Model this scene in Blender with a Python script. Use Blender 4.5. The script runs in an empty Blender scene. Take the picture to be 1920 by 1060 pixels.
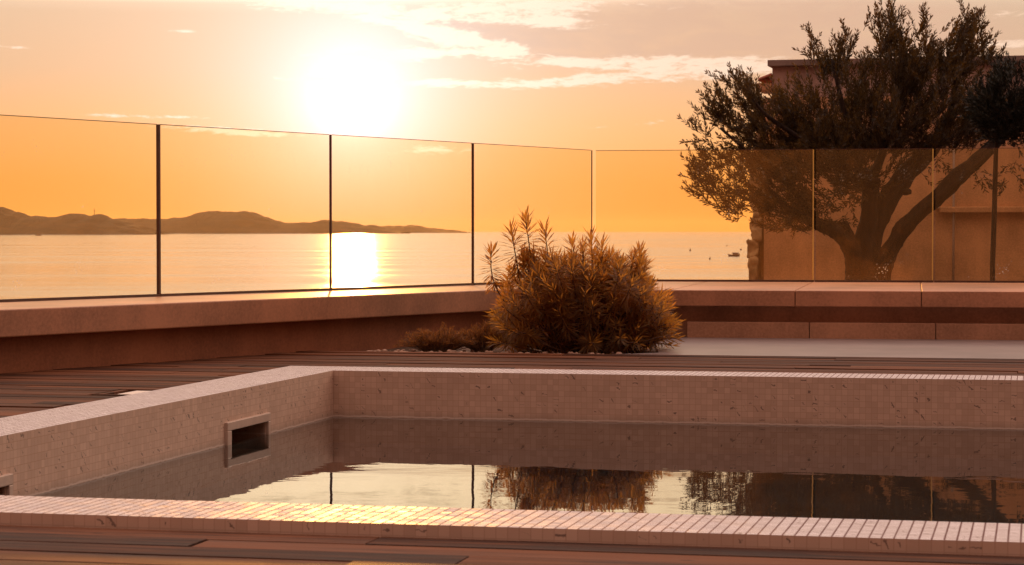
import bpy, bmesh, math, random
from math import sin, cos, tan, radians as R, pi, sqrt, exp
from mathutils import Vector, Matrix, noise as mnoise
random.seed(7)
sc = bpy.context.scene
col = sc.collection

# ------------------------------------------------------------------ camera
FPX, CAMZ = 4300.0, 0.62
PITCH = math.atan(96 / FPX)
cam_d = bpy.data.cameras.new("camera"); cam = bpy.data.objects.new("camera", cam_d); col.objects.link(cam)
cam.location = (0, 0, CAMZ); cam.rotation_euler = (pi / 2 - PITCH, 0, 0)
cam_d.sensor_width = 36; cam_d.lens = 36 * FPX / 1920
cam_d.clip_start = 0.05; cam_d.clip_end = 120000
cam_d.dof.use_dof = True; cam_d.dof.focus_distance = 11.5; cam_d.dof.aperture_fstop = 16
sc.camera = cam

def ray(px, py):
    a, b = (px - 960) / FPX, -(py - 530) / FPX
    return Vector((a, cos(PITCH) + b * sin(PITCH), -sin(PITCH) + b * cos(PITCH)))
def at_z(px, py, z):
    d = ray(px, py); t = (z - CAMZ) / d.z
    return Vector((0, 0, CAMZ)) + d * t
def at_y(px, py, y):
    d = ray(px, py); t = y / d.y
    return Vector((0, 0, CAMZ)) + d * t
def at_line(px, p, d):                      # where the vertical plane of pixel column px meets a ground line p + t d ; returns t
    k = (px - 960) / FPX
    # X = k * Y/cos-ish (pitch is tiny)
    return (k * p[1] - p[0]) / (d[0] - k * d[1])

# ------------------------------------------------------------------ helpers
class MB:
    def __init__(s): s.v = []; s.f = []; s.r = []; s.sm = []
    def face(s, idx, r=0.5, sm=False): s.f.append(idx); s.r.append(r); s.sm.append(sm)
    def poly(s, pts, r=0.5):
        n = len(s.v); s.v += [tuple(p) for p in pts]; s.face(list(range(n, n + len(pts))), r)
    def box(s, x0, x1, y0, y1, z0, z1, r=0.5, skip=''):
        n = len(s.v)
        s.v += [(x0,y0,z0),(x1,y0,z0),(x1,y1,z0),(x0,y1,z0),(x0,y0,z1),(x1,y0,z1),(x1,y1,z1),(x0,y1,z1)]
        for k, q in (('b',(0,3,2,1)),('t',(4,5,6,7)),('f',(0,1,5,4)),('r',(1,2,6,5)),('k',(2,3,7,6)),('l',(3,0,4,7))):
            if k not in skip: s.face([n + i for i in q], r)
    def tube(s, pts, rad, n=8, cap=True, jit=0.0, r=0.5, seed=0, flute=0.0):
        pts = [Vector(p) for p in pts]
        rings = []
        up = Vector((0.13, 0.97, 0.2)).normalized()
        for i, p in enumerate(pts):
            t = (pts[min(i + 1, len(pts) - 1)] - pts[max(i - 1, 0)]).normalized()
            a = t.cross(up)
            if a.length < 1e-4: a = t.cross(Vector((1, 0, 0)))
            a.normalize(); b = a.cross(t).normalized()
            ring = []
            for k in range(n):
                an = 2 * pi * k / n
                rr = rad[i]
                if flute: rr *= 1 + flute * sin(5 * an + 5.0 * p.z + seed) + 0.5 * flute * sin(11 * an - 3 * p.z)
                if jit:
                    q = p + (a * cos(an) + b * sin(an)) * rr
                    rr *= 1 + jit * (mnoise.noise(q * 9 + Vector((seed, 0, 0))) + 0.6 * mnoise.noise(q * 26))
                ring.append(len(s.v)); s.v.append(tuple(p + (a * cos(an) + b * sin(an)) * rr))
            rings.append(ring)
        for i in range(len(rings) - 1):
            for k in range(n):
                s.face([rings[i][k], rings[i][(k+1) % n], rings[i+1][(k+1) % n], rings[i+1][k]], r, True)
        if cap:
            s.face(rings[0][::-1], r); s.face(rings[-1], r)
    def leaf(s, p, d, side, L, w, fold=0.0, r=0.5):
        n = len(s.v); m = p + d * (L * 0.5)
        up = d.cross(side).normalized()
        s.v += [tuple(p), tuple(m + side * w * 0.5 + up * fold), tuple(p + d * L - up * fold), tuple(m - side * w * 0.5 + up * fold)]
        s.face([n, n + 1, n + 2, n + 3], r)
    def build(s, name, mat, parent=None, bevel=0.0, side=None, loc=None, rz=0.0):
        me = bpy.data.meshes.new(name); me.from_pydata(s.v, [], s.f); me.update()
        uv = me.uv_layers.new(name="UVMap")
        at = me.attributes.new("rnd", 'FLOAT', 'FACE'); at.data.foreach_set("value", s.r)
        me.polygons.foreach_set("use_smooth", s.sm)
        buf = [0.0] * (2 * len(me.loops)); vs = me.vertices
        for p in me.polygons:
            n = p.normal; ax = max(range(3), key=lambda i: abs(n[i]))
            i0, i1 = ((1, 2), (0, 2), (0, 1))[ax]
            for li in p.loop_indices:
                c = vs[me.loops[li].vertex_index].co
                buf[2*li] = c[i0]; buf[2*li+1] = c[i1]
        uv.data.foreach_set("uv", buf)
        if mat: me.materials.append(mat)
        if side:
            me.materials.append(side)
            for p in me.polygons:
                if abs(p.normal.z) < 0.5: p.material_index = 1
        o = bpy.data.objects.new(name, me); col.objects.link(o)
        if parent: o.parent = parent
        if loc is not None: o.location = loc
        o.rotation_euler.z = rz
        if bevel:
            m = o.modifiers.new("bevel", 'BEVEL'); m.width = bevel; m.segments = 2; m.limit_method = 'ANGLE'
        return o
def empty(name, loc, rz=0.0):
    o = bpy.data.objects.new(name, None); col.objects.link(o); o.location = loc; o.rotation_euler.z = rz
    o.empty_display_size = 0.1
    return o
def tag(o, label=None, cat=None, group=None, kind=None):
    if label: o["label"] = label
    if cat: o["category"] = cat
    if group: o["group"] = group
    if kind: o["kind"] = kind
    return o

# ------------------------------------------------------------------ node helpers
class NT:
    def __init__(s, tree): s.t = tree; s.n = tree.nodes; s.l = tree.links
    def new(s, typ, **kw):
        nd = s.n.new(typ)
        for k, v in kw.items(): setattr(nd, k, v)
        return nd
    def put(s, sock, val):
        if hasattr(val, 'is_linked') or hasattr(val, 'links'): s.l.new(val, sock)
        else: sock.default_value = val
    def math(s, op, a, b=None, c=None, clamp=False):
        nd = s.new('ShaderNodeMath', operation=op, use_clamp=clamp)
        for i, x in enumerate((a, b, c)):
            if x is not None: s.put(nd.inputs[i], x)
        return nd.outputs[0]
    def vmath(s, op, a, b=None, scale=None):
        nd = s.new('ShaderNodeVectorMath', operation=op)
        s.put(nd.inputs[0], a)
        if b is not None: s.put(nd.inputs[1], b)
        if scale is not None: s.put(nd.inputs['Scale'], scale)
        return nd.outputs['Value'] if op in ('DOT_PRODUCT', 'LENGTH') else nd.outputs[0]
    def mix(s, fac, a, b, mode='MIX'):
        nd = s.new('ShaderNodeMix', data_type='RGBA', blend_type=mode)
        s.put(nd.inputs['Factor'], fac)
        for nm, x in (('A', a), ('B', b)):
            sk = [i for i in nd.inputs if i.name == nm and i.type == 'RGBA'][0]
            if isinstance(x, (tuple, list)) and len(x) == 3: x = (*x, 1)
            s.put(sk, x)
        return [o for o in nd.outputs if o.type == 'RGBA'][0]
    def sstep(s, x, a, b, lo=0.0, hi=1.0):
        nd = s.new('ShaderNodeMapRange', interpolation_type='SMOOTHSTEP')
        s.put(nd.inputs['Value'], x); nd.inputs['From Min'].default_value = a; nd.inputs['From Max'].default_value = b
        nd.inputs['To Min'].default_value = lo; nd.inputs['To Max'].default_value = hi
        return nd.outputs[0]
    def noise(s, vec, scale, detail=4, rough=0.55, dist=0.0, out='Fac'):
        nd = s.new('ShaderNodeTexNoise'); s.put(nd.inputs['Vector'], vec)
        nd.inputs['Scale'].default_value = scale; nd.inputs['Detail'].default_value = detail
        nd.inputs['Roughness'].default_value = rough; nd.inputs['Distortion'].default_value = dist
        return nd.outputs[out]
    def ramp(s, fac, stops, interp='LINEAR'):
        nd = s.new('ShaderNodeValToRGB'); s.put(nd.inputs[0], fac); cr = nd.color_ramp; cr.interpolation = interp
        while len(cr.elements) < len(stops): cr.elements.new(0.5)
        for e, (p, c) in zip(cr.elements, stops): e.position = p; e.color = (*c, 1)
        return nd.outputs[0]
    def scale3(s, vec, v):
        return s.vmath('MULTIPLY', vec, v)
def material(name):
    m = bpy.data.materials.new(name); m.use_nodes = True
    t = NT(m.node_tree); b = t.n['Principled BSDF']
    return m, t, b
def bump(t, b, h, strength, dist):
    nd = t.new('ShaderNodeBump'); nd.inputs['Strength'].default_value = strength; nd.inputs['Distance'].default_value = dist
    t.put(nd.inputs['Height'], h); t.l.new(nd.outputs[0], b.inputs['Normal']); return nd

def mat_plain(name, c, rough=0.6, var=0.25, scale=8, bmp=0.0, metallic=0.0):
    m, t, b = material(name)
    tc = t.new('ShaderNodeTexCoord')
    n = t.noise(tc.outputs['Object'], scale, 6, 0.6)
    lo = tuple(x * (1 - var) for x in c); hi = tuple(min(1, x * (1 + var)) for x in c)
    t.l.new(t.mix(t.sstep(n, 0.3, 0.7), lo, hi), b.inputs['Base Color'])
    b.inputs['Roughness'].default_value = rough; b.inputs['Metallic'].default_value = metallic
    if bmp: bump(t, b, t.noise(tc.outputs['Object'], scale * 12, 4), bmp, 0.004)
    return m

def mat_plaster(name, c, rough=0.75):
    m, t, b = material(name)
    tc = t.new('ShaderNodeTexCoord'); P = tc.outputs['Object']
    n1 = t.noise(P, 1.6, 5, 0.6)
    n2 = t.noise(t.scale3(P, (9, 9, 1.2)), 1.0, 5, 0.6)
    f = t.math('ADD', t.math('MULTIPLY', n1, 0.55), t.math('ADD', t.math('MULTIPLY', n2, 0.15), t.math('MULTIPLY', t.noise(P, 60, 3, .7), 0.3)))
    t.l.new(t.mix(t.sstep(f, 0.33, 0.66), tuple(x * 0.56 for x in c), tuple(x * 1.18 for x in c)), b.inputs['Base Color'])
    b.inputs['Roughness'].default_value = rough
    bump(t, b, t.noise(P, 140, 4, 0.6), 0.25, 0.002)
    return m

def mat_tile(name, tint=(1, 1, 1), rough=0.32, jitter=0.05, mortar=(0.30, 0.21, 0.18), relief=0.6, msize=0.0016, line=False, spec=0.5):
    m, t, b = material(name)
    uvn = t.new('ShaderNodeUVMap'); uv = uvn.outputs[0]
    br = t.new('ShaderNodeTexBrick'); br.offset = 0.0; br.squash = 1.0
    t.l.new(uv, br.inputs['Vector'])
    for k, v in (('Scale', 1.0), ('Mortar Size', msize), ('Mortar Smooth', 0.15), ('Bias', 0.0), ('Brick Width', 0.025), ('Row Height', 0.025)):
        br.inputs[k].default_value = v
    br.inputs['Color1'].default_value = (0.70 * tint[0], 0.66 * tint[1], 0.64 * tint[2], 1)
    br.inputs['Color2'].default_value = (0.58 * tint[0], 0.53 * tint[1], 0.50 * tint[2], 1)
    br.inputs['Mortar'].default_value = (mortar[0] * tint[0], mortar[1] * tint[1], mortar[2] * tint[2], 1)
    cell = t.vmath('SNAP', uv, (0.025, 0.025, 0.025))
    wn = t.new('ShaderNodeTexWhiteNoise', noise_dimensions='3D'); t.l.new(cell, wn.inputs['Vector'])
    # marble veins: in a few tiles a short dark stroke at a random angle
    loc = t.vmath('SUBTRACT', t.vmath('SUBTRACT', t.vmath('SCALE', uv, scale=40.0), t.vmath('SCALE', cell, scale=40.0)), (0.5, 0.5, 0.0))
    wob = t.vmath('SCALE', t.vmath('SUBTRACT', t.noise(t.vmath('SCALE', uv, scale=70.0), 1.0, 2, 0.5, 0, 'Color'), (0.5, 0.5, 0.5)), scale=0.9)
    ls = t.new('ShaderNodeSeparateXYZ'); t.l.new(t.vmath('ADD', loc, wob), ls.inputs[0])
    cs = t.new('ShaderNodeSeparateXYZ'); t.l.new(wn.outputs['Color'], cs.inputs[0])
    an = t.math('MULTIPLY', cs.outputs[0], 2 * pi)
    yy = t.math('SUBTRACT', t.math('MULTIPLY', ls.outputs[1], t.math('COSINE', an)), t.math('MULTIPLY', ls.outputs[0], t.math('SINE', an)))
    xx = t.math('ADD', t.math('MULTIPLY', ls.outputs[0], t.math('COSINE', an)), t.math('MULTIPLY', ls.outputs[1], t.math('SINE', an)))
    wth = t.math('MULTIPLY', cs.outputs[1], 0.13)
    band = t.math('MULTIPLY', t.math('LESS_THAN', t.math('ABSOLUTE', yy), wth), t.math('LESS_THAN', t.math('ABSOLUTE', xx), t.math('ADD', 0.15, t.math('MULTIPLY', cs.outputs[2], 0.4))))
    has = t.math('GREATER_THAN', wn.outputs['Value'], 0.80)
    vein = t.math('MULTIPLY', band, t.math('MULTIPLY', has, 0.85))
    blot = t.sstep(t.noise(uv, 3.0, 4, 0.6), 0.35, 0.7)
    c = t.mix(vein, br.outputs['Color'], (0.16, 0.11, 0.09))
    c = t.mix(t.math('MULTIPLY', blot, 0.25), c, (0.42 * tint[0], 0.37 * tint[1], 0.34 * tint[2]))
    if line:        # chalky scale left just above the water
        po = t.new('ShaderNodeTexCoord'); sz = t.new('ShaderNodeSeparateXYZ'); t.l.new(po.outputs['Object'], sz.inputs[0])
        zz = t.math('ADD', sz.outputs[2], t.math('MULTIPLY', t.math('SUBTRACT', t.noise(po.outputs['Object'], 14.0, 4, .7), .5), .016))
        damp = t.sstep(zz, -0.17, -0.198)
        c = t.mix(t.math('MULTIPLY', damp, .35), c, (.30, .22, .17))
        bandz = t.math('SUBTRACT', 1.0, t.sstep(t.math('ABSOLUTE', t.math('SUBTRACT', zz, -0.202)), .0015, .0045))
        c = t.mix(t.math('MULTIPLY', bandz, .55), c, (.75, .66, .60))
    t.l.new(c, b.inputs['Base Color'])
    b.inputs['Specular IOR Level'].default_value = spec
    rr = t.math('ADD', rough, t.math('MULTIPLY', br.outputs['Fac'], 0.4))
    t.l.new(t.math('ADD', rr, t.math('MULTIPLY', wn.outputs['Value'], 0.12)), b.inputs['Roughness'])
    geo = t.new('ShaderNodeNewGeometry')
    off = t.vmath('SCALE', t.vmath('SUBTRACT', wn.outputs['Color'], (0.5, 0.5, 0.5)), scale=jitter)
    nn = t.vmath('NORMALIZE', t.vmath('ADD', geo.outputs['Normal'], off))
    bp = t.new('ShaderNodeBump', invert=True); bp.inputs['Strength'].default_value = relief; bp.inputs['Distance'].default_value = 0.0015
    t.l.new(br.outputs['Fac'], bp.inputs['Height']); t.l.new(nn, bp.inputs['Normal'])
    t.l.new(bp.outputs[0], b.inputs['Normal'])
    return m

def mat_wood(name, dark=(0.022, 0.008, 0.005), light=(0.16, 0.062, 0.030)):
    m, t, b = material(name)
    tc = t.new('ShaderNodeTexCoord'); P = tc.outputs['Object']
    at = t.new('ShaderNodeAttribute', attribute_name='rnd'); r = at.outputs['Fac']
    comb = t.new('ShaderNodeCombineXYZ'); t.l.new(t.math('MULTIPLY', r, 31.0), comb.inputs[2]); t.l.new(t.math('MULTIPLY', r, 57.0), comb.inputs[0])
    q = t.vmath('ADD', t.scale3(P, (2.2, 55.0, 1.0)), comb.outputs[0])
    g = t.noise(q, 1.0, 6, 0.62, 0.4)
    q2 = t.vmath('ADD', t.scale3(P, (1.6, 7.0, 1.0)), comb.outputs[0])
    w = t.noise(q2, 1.0, 5, 0.65)
    f = t.math('ADD', t.math('MULTIPLY', g, 0.60), t.math('ADD', t.math('MULTIPLY', w, 0.50), t.math('MULTIPLY', r, 0.24)))
    t.l.new(t.ramp(t.sstep(f, 0.46, 0.86), [(0, dark), (0.5, tuple((a + c) / 2 for a, c in zip(dark, light))), (1, light)]), b.inputs['Base Color'])
    t.l.new(t.math('ADD', 0.52, t.math('MULTIPLY', w, 0.4)), b.inputs['Roughness']); b.inputs['Specular IOR Level'].default_value = 0.10
    kn = t.new('ShaderNodeTexVoronoi', feature='F1'); t.l.new(t.vmath('ADD', t.scale3(P, (1.0, 3.0, 1.0)), comb.outputs[0]), kn.inputs['Vector']); kn.inputs['Scale'].default_value = 4.5
    knot = t.math('SUBTRACT', 1.0, t.sstep(kn.outputs['Distance'], .03, .10))
    col0 = b.inputs['Base Color'].links[0].from_socket
    t.l.new(t.mix(t.math('MULTIPLY', knot, .75), col0, (.012, .006, .004)), b.inputs['Base Color'])
    # fine anti-slip grooves along the board and the grain
    sep = t.new('ShaderNodeSeparateXYZ'); t.l.new(P, sep.inputs[0])
    gr = t.math('SINE', t.math('MULTIPLY', sep.outputs[1], 2 * pi / 0.0119))
    bump(t, b, t.math('ADD', t.math('MULTIPLY', gr, 0.25), g), 0.5, 0.002)
    return m

def mat_leaf(name, c, trans, tf=0.45, rough=0.5):
    m, t, b = material(name)
    at = t.new('ShaderNodeAttribute', attribute_name='rnd'); r = at.outputs['Fac']
    d = t.mix(r, tuple(x * 0.45 for x in c), tuple(x * 1.55 for x in c))
    t.l.new(d, b.inputs['Base Color']); b.inputs['Roughness'].default_value = rough
    tr = t.new('ShaderNodeBsdfTranslucent'); t.l.new(t.mix(r, tuple(x * 0.7 for x in trans), trans), tr.inputs['Color'])
    mx = t.new('ShaderNodeMixShader'); mx.inputs[0].default_value = tf
    t.l.new(b.outputs[0], mx.inputs[1]); t.l.new(tr.outputs[0], mx.inputs[2])
    t.l.new(mx.outputs[0], t.n['Material Output'].inputs['Surface'])
    return m

def mat_bark(name, c=(0.027, 0.012, 0.006)):
    m, t, b = material(name)
    tc = t.new('ShaderNodeTexCoord'); P = tc.outputs['Object']
    n = t.noise(t.scale3(P, (16, 16, 4)), 1.0, 7, 0.65, 0.8)
    t.l.new(t.ramp(t.sstep(n, 0.3, 0.72), [(0, tuple(x * 0.35 for x in c)), (0.5, c), (1, tuple(x * 1.7 for x in c))]), b.inputs['Base Color'])
    b.inputs['Roughness'].default_value = 0.85
    bump(t, b, n, 0.9, 0.03)
    return m

def mat_glass(name):
    # tinted balustrade glass under a thin film of salt and dust that scatters sunlight passing through
    m, t, b = material(name); t.n.remove(b)
    tc = t.new('ShaderNodeTexCoord'); P = tc.outputs['Object']
    tr = t.new('ShaderNodeBsdfTransparent'); tr.inputs['Color'].default_value = (0.93, 0.87, 0.66, 1)
    gl = t.new('ShaderNodeBsdfGlossy'); gl.inputs['Roughness'].default_value = 0.02; gl.inputs['Color'].default_value = (1, 1, 1, 1)
    fr = t.new('ShaderNodeFresnel'); fr.inputs['IOR'].default_value = 1.35
    m1 = t.new('ShaderNodeMixShader'); t.l.new(fr.outputs[0], m1.inputs[0]); t.l.new(tr.outputs[0], m1.inputs[1]); t.l.new(gl.outputs[0], m1.inputs[2])
    du = t.new('ShaderNodeBsdfTranslucent'); du.inputs['Color'].default_value = (0.95, 0.46, 0.15, 1)
    big = t.noise(P, 2.2, 5, 0.65)
    streak = t.noise(t.scale3(P, (38, 38, 2.0)), 1.0, 4, 0.6)
    sp = t.new('ShaderNodeTexVoronoi', feature='F1', voronoi_dimensions='2D'); sx = t.new('ShaderNodeSeparateXYZ'); t.l.new(P, sx.inputs[0]); cx = t.new('ShaderNodeCombineXYZ'); t.l.new(sx.outputs[0], cx.inputs[0]); t.l.new(sx.outputs[2], cx.inputs[1]); t.l.new(cx.outputs[0], sp.inputs['Vector']); sp.inputs['Scale'].default_value = 42.0
    spots = t.math('MULTIPLY', t.math('SUBTRACT', 1.0, t.sstep(sp.outputs['Distance'], 0.10, 0.24)),
                   t.sstep(t.noise(P, 3.5, 5, 0.75), 0.56, 0.72))
    sep = t.new('ShaderNodeSeparateXYZ'); t.l.new(P, sep.inputs[0])
    low = t.sstep(sep.outputs[2], 0.30, 0.0)
    f = t.math('ADD', 0.046, t.math('MULTIPLY', t.sstep(big, 0.35, 0.75), 0.022))
    f = t.math('ADD', f, t.math('MULTIPLY', t.sstep(streak, 0.55, 0.8), 0.012))
    f = t.math('ADD', f, t.math('MULTIPLY', low, 0.008))
    m2 = t.new('ShaderNodeMixShader'); t.l.new(f, m2.inputs[0]); t.l.new(m1.outputs[0], m2.inputs[1]); t.l.new(du.outputs[0], m2.inputs[2])
    dw = t.new('ShaderNodeBsdfTranslucent'); dw.inputs['Color'].default_value = (1, .95, .9, 1)
    m3 = t.new('ShaderNodeMixShader'); t.l.new(t.math('MULTIPLY', spots, 0.40), m3.inputs[0]); t.l.new(m2.outputs[0], m3.inputs[1]); t.l.new(dw.outputs[0], m3.inputs[2])
    t.l.new(m3.outputs[0], t.n['Material Output'].inputs['Surface'])
    return m

M = {}
M['tile'] = mat_tile('sky lit mosaic', tint=(0.86, 0.88, 0.96), rough=0.44, jitter=0.09, mortar=(.14, .06, .05), msize=0.0020, spec=0.24)  # horizontal faces: cool sky light put into the tile tint
M['tile_wall'] = mat_tile('amber lit mosaic', tint=(0.96, 0.74, 0.60), line=True, rough=0.42, jitter=0.015, mortar=(.52, .44, .40), relief=0.05, msize=0.0009)  # same tile on upright faces, tinted for the amber light on them
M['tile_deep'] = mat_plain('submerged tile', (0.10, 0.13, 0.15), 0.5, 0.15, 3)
M['wood'] = mat_wood('deck board')
M['under'] = mat_plain('deck gap shade', (0.015, 0.011, 0.009), 0.9, 0.2)  # near-black so the shade in the board gaps is in the colour
M['cap'] = mat_plaster('rendered cap', (0.43, 0.205, 0.115), 0.42)  # render pushed orange, the sun's glare put into its colour
M['plaster'] = mat_plaster('shaded wall render', (0.31, 0.115, 0.05), 0.85)  # also pushed orange, and darkened for the shade under the cap
M['bench'] = mat_plaster('bench render', (0.44, 0.23, 0.135), 0.85)
M['house'] = mat_plaster('warm lit wall render', (0.66, 0.36, 0.19), 0.85)  # more orange than the parapet: warm light put into the lower wall's colour
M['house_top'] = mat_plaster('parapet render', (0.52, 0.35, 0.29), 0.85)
M['slab'] = mat_plaster('roof slab concrete', (0.30, 0.22, 0.19), 0.8)
M['stone'] = mat_plain('rough stone', (0.36, 0.24, 0.13), 0.9, 0.4, 5, 0.8)
M['terracotta'] = mat_plain('terracotta', (0.32, 0.08, 0.04), 0.8, 0.3, 12, 0.3)
M['paving'] = mat_plain('polished concrete paving', (0.18, 0.145, 0.145), 0.38, 0.15, 3, 0.05)
M['glass'] = mat_glass('dusty tinted glass')
M['post'] = mat_plain('bronze post', (0.085, 0.036, 0.016), 0.4, 0.2, 20)
M['channel'] = mat_plain('bronze channel', (0.09, 0.045, 0.03), 0.45, 0.2, 20)
M['edge'] = mat_leaf('polished glass edge', (0.55, 0.40, 0.18), (0.95, 0.75, 0.38), 0.75, 0.2)
M['frame'] = mat_plain('skimmer plastic', (0.52, 0.40, 0.33), 0.4, 0.08, 20)
M['dark'] = mat_plain('dark recess', (0.42, 0.24, 0.15), 0.7, 0.2)
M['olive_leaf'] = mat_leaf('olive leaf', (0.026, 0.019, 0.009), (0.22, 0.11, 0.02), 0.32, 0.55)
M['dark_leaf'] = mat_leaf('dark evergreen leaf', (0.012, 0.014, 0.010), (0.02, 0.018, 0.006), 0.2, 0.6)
M['bush_leaf'] = mat_leaf('spurge leaf', (0.075, 0.052, 0.016), (0.92, 0.40, 0.055), 0.52, 0.5)
M['dry_leaf'] = mat_leaf('dry shrub', (0.16, 0.08, 0.035), (0.55, 0.22, 0.05), 0.45, 0.7)
M['bark'] = mat_bark('olive bark')
M['stem'] = mat_plain('stem', (0.13, 0.075, 0.04), 0.8, 0.3, 30)
M['soil'] = mat_plain('soil', (0.10, 0.06, 0.04), 0.95, 0.4, 9, 0.8)
M['pebble'] = mat_plain('pebble', (0.34, 0.22, 0.16), 0.8, 0.35, 18)
M['hatch'] = mat_plain('white hatch lid', (0.62, 0.56, 0.53), 0.4, 0.08, 14)
M['hull'] = mat_plain('boat hull', (0.10, 0.06, 0.05), 0.4, 0.3, 2)
M['hull_white'] = mat_plain('boat white', (0.35, 0.26, 0.22), 0.4, 0.2, 2)
M['buoy'] = mat_plain('buoy', (0.12, 0.05, 0.03), 0.6, 0.2, 3)
M['lamp'] = mat_plain('white lamp body', (0.75, 0.70, 0.62), 0.4, 0.05, 14)

# ------------------------------------------------------------------ pool frame
PHI = R(12.9)
C = at_z(625, 695, 0.0)
def to_pool(p):
    d = Vector(p) - C; c, s_ = cos(PHI), sin(PHI)
    return Vector((d.x * c - d.y * s_, d.x * s_ + d.y * c, d.z))
def from_pool(u, v, z=0.0):
    c, s_ = cos(PHI), sin(PHI)
    return Vector((C.x + u * c + v * s_, C.y - u * s_ + v * c, z))
ZW = -0.206; CW = 0.30; ZD = -0.024
VN = 0.5 * (to_pool(at_z(0, 927, 0)).y + to_pool(at_z(1920, 984, 0)).y)
VN = round(VN / 0.025) * 0.025
UR = 7.0
pool = empty('swimming_pool', (C.x, C.y, 0), -PHI)
tag(pool, 'sunken swimming pool lined with pale veined mosaic tiles, its raised tiled rim above the deck', 'pool')
b = MB()
b.box(-CW, UR + CW, 0, CW, -0.05, 0)
b.box(-CW, UR + CW, VN - CW, VN, -0.05, 0)
b.box(-CW, 0, VN, 0, -0.05, 0, skip='fk')
b.box(UR, UR + CW, VN, 0, -0.05, 0, skip='fk')
b.build('coping', M['tile'], pool, side=M['tile_wall'])
# skimmers: two openings in the wall at u = 0
def v_on_wall(px):
    o = to_pool(Vector((0, 0, CAMZ))); q = to_pool(Vector((0, 0, CAMZ)) + ray(px, 800)); d = q - o
    return (o + d * (-o.x / d.x)).y
va, vb = v_on_wall(421), v_on_wall(502)
SW = vb - va
vb2 = v_on_wall(17)
spans = sorted([(va, vb), (vb2 - SW, vb2)])
z0s, z1s = ZW - 0.10, ZW + 0.088
b = MB(); deep = MB()
def wall_u(x0, x1, y0, y1, openings=()):
    ys = [y0]
    for a, c in openings: ys += [a, c]
    ys.append(y1)
    for i in range(0, len(ys), 2): b.box(x0, x1, ys[i], ys[i + 1], -1.35, -0.05, skip='t')
    for a, c in openings:
        b.box(x0, x1, a, c, z1s, -0.05, skip='t'); b.box(x0, x1, a, c, -1.35, z0s)
ins = [(a + 0.03, c - 0.03) for a, c in spans]
z1s -= 0.028
wall_u(-0.28, 0.0, VN, 0.0, ins)
z1s += 0.028
b.box(0, UR, 0, 0.28, -1.35, -0.05, skip='t'); b.box(0, UR, VN - 0.28, VN, -1.35, -0.05, skip='t')
b.box(UR, UR + 0.28, VN, 0, -1.35, -0.05, skip='t')
b.build('pool_wall', M['tile_wall'], pool)
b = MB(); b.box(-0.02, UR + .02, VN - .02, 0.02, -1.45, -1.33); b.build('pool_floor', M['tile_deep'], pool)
for k, (a, c) in enumerate(spans):
    sk = MB(); t_ = 0.014; bw = 0.034
    sk.box(-0.006, t_, a, c, z1s - bw, z1s); sk.box(-0.006, t_, a, c, z0s, z0s + bw)
    sk.box(-0.006, t_, a, a + bw + .012, z0s + bw, z1s - bw); sk.box(-0.006, t_, c - bw * .8, c, z0s + bw, z1s - bw)
    fr = sk.build('skimmer', M['frame'], pool, bevel=0.003)
    cv = MB(); cv.box(-0.20, -0.008, a + 0.03, c - 0.03, z0s + 0.03, z1s - 0.03, skip='r')
    for f in cv.f: f.reverse()
    cv.build('recess', M['dark'], fr)

# water
m, t, bs = material('pool water')
bs.inputs['Base Color'].default_value = (0.13, 0.17, 0.18, 1); bs.inputs['Roughness'].default_value = 0.0
bs.inputs['IOR'].default_value = 1.333; bs.inputs['Transmission Weight'].default_value = 1.0
tc = t.new('ShaderNodeTexCoord'); P = tc.outputs['Object']
h = t.math('ADD', t.noise(t.scale3(P, (1.0, 1.5, 1)), 2.0, 2, 0.4), t.math('MULTIPLY', t.noise(t.scale3(P, (0.9, 1.4, 1)), 13.0, 2, 0.4), 0.11))
bump(t, bs, h, 1.0, 0.0010)
M['water'] = m
w = MB(); w.poly([(0, VN, ZW), (UR, VN, ZW), (UR, 0, ZW), (0, 0, ZW)])
wo = w.build('pool_water', M['water'], None, loc=(C.x, C.y, 0), rz=-PHI); tag(wo, 'still dark water in the pool mirroring the sky, bush and tree', 'water', kind='structure')

# ------------------------------------------------------------------ left parapet frame
AL = R(32.1)
dL = Vector((sin(AL), cos(AL), 0)); nL = Vector((-cos(AL), sin(AL), 0))     # along the wall / away from the terrace
BL = at_z(0, 700.5, ZD)
def cap_z(py_front, recess):       # height of the cap's front edge seen at pixel column 0
    # the front plane lies `recess` nearer than the wall face
    d = ray(0, py_front); o = Vector((0, 0, CAMZ)); s_ = ((BL - o).dot(nL) - recess) / d.dot(nL)
    return (o + d * s_).z
ZT = cap_z(581, 0.08); ZB = cap_z(633.6, 0.08)
d = ray(0, 567); o = Vector((0, 0, CAMZ)); g0 = o + d * ((ZT - CAMZ) / d.z); YG = (g0 - BL).dot(nL)
HG = 0.925
def uL(px, off):
    p = BL + nL * off; return at_line(px, (p.x, p.y), (dL.x, dL.y))
# ------------------------------------------------------------------ right parapet frame
AR = R(10.0)
dR = Vector((cos(AR), -sin(AR), 0)); nR = Vector((sin(AR), cos(AR), 0))
BR = at_z(1280, 633.6, ZD)
def uR(px, off):
    p = BR + nR * off; return at_line(px, (p.x, p.y), (dR.x, dR.y))
ZT2 = ZT - 0.003
pz = at_y(1280, 574, BR.y - 0.03).z; ZB2 = pz
ZS = at_y(1300, 603.5, BR.y).z
YG2 = (BL + nL * YG + dL * uL(1109.5, YG) - BR).dot(nR)
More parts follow.
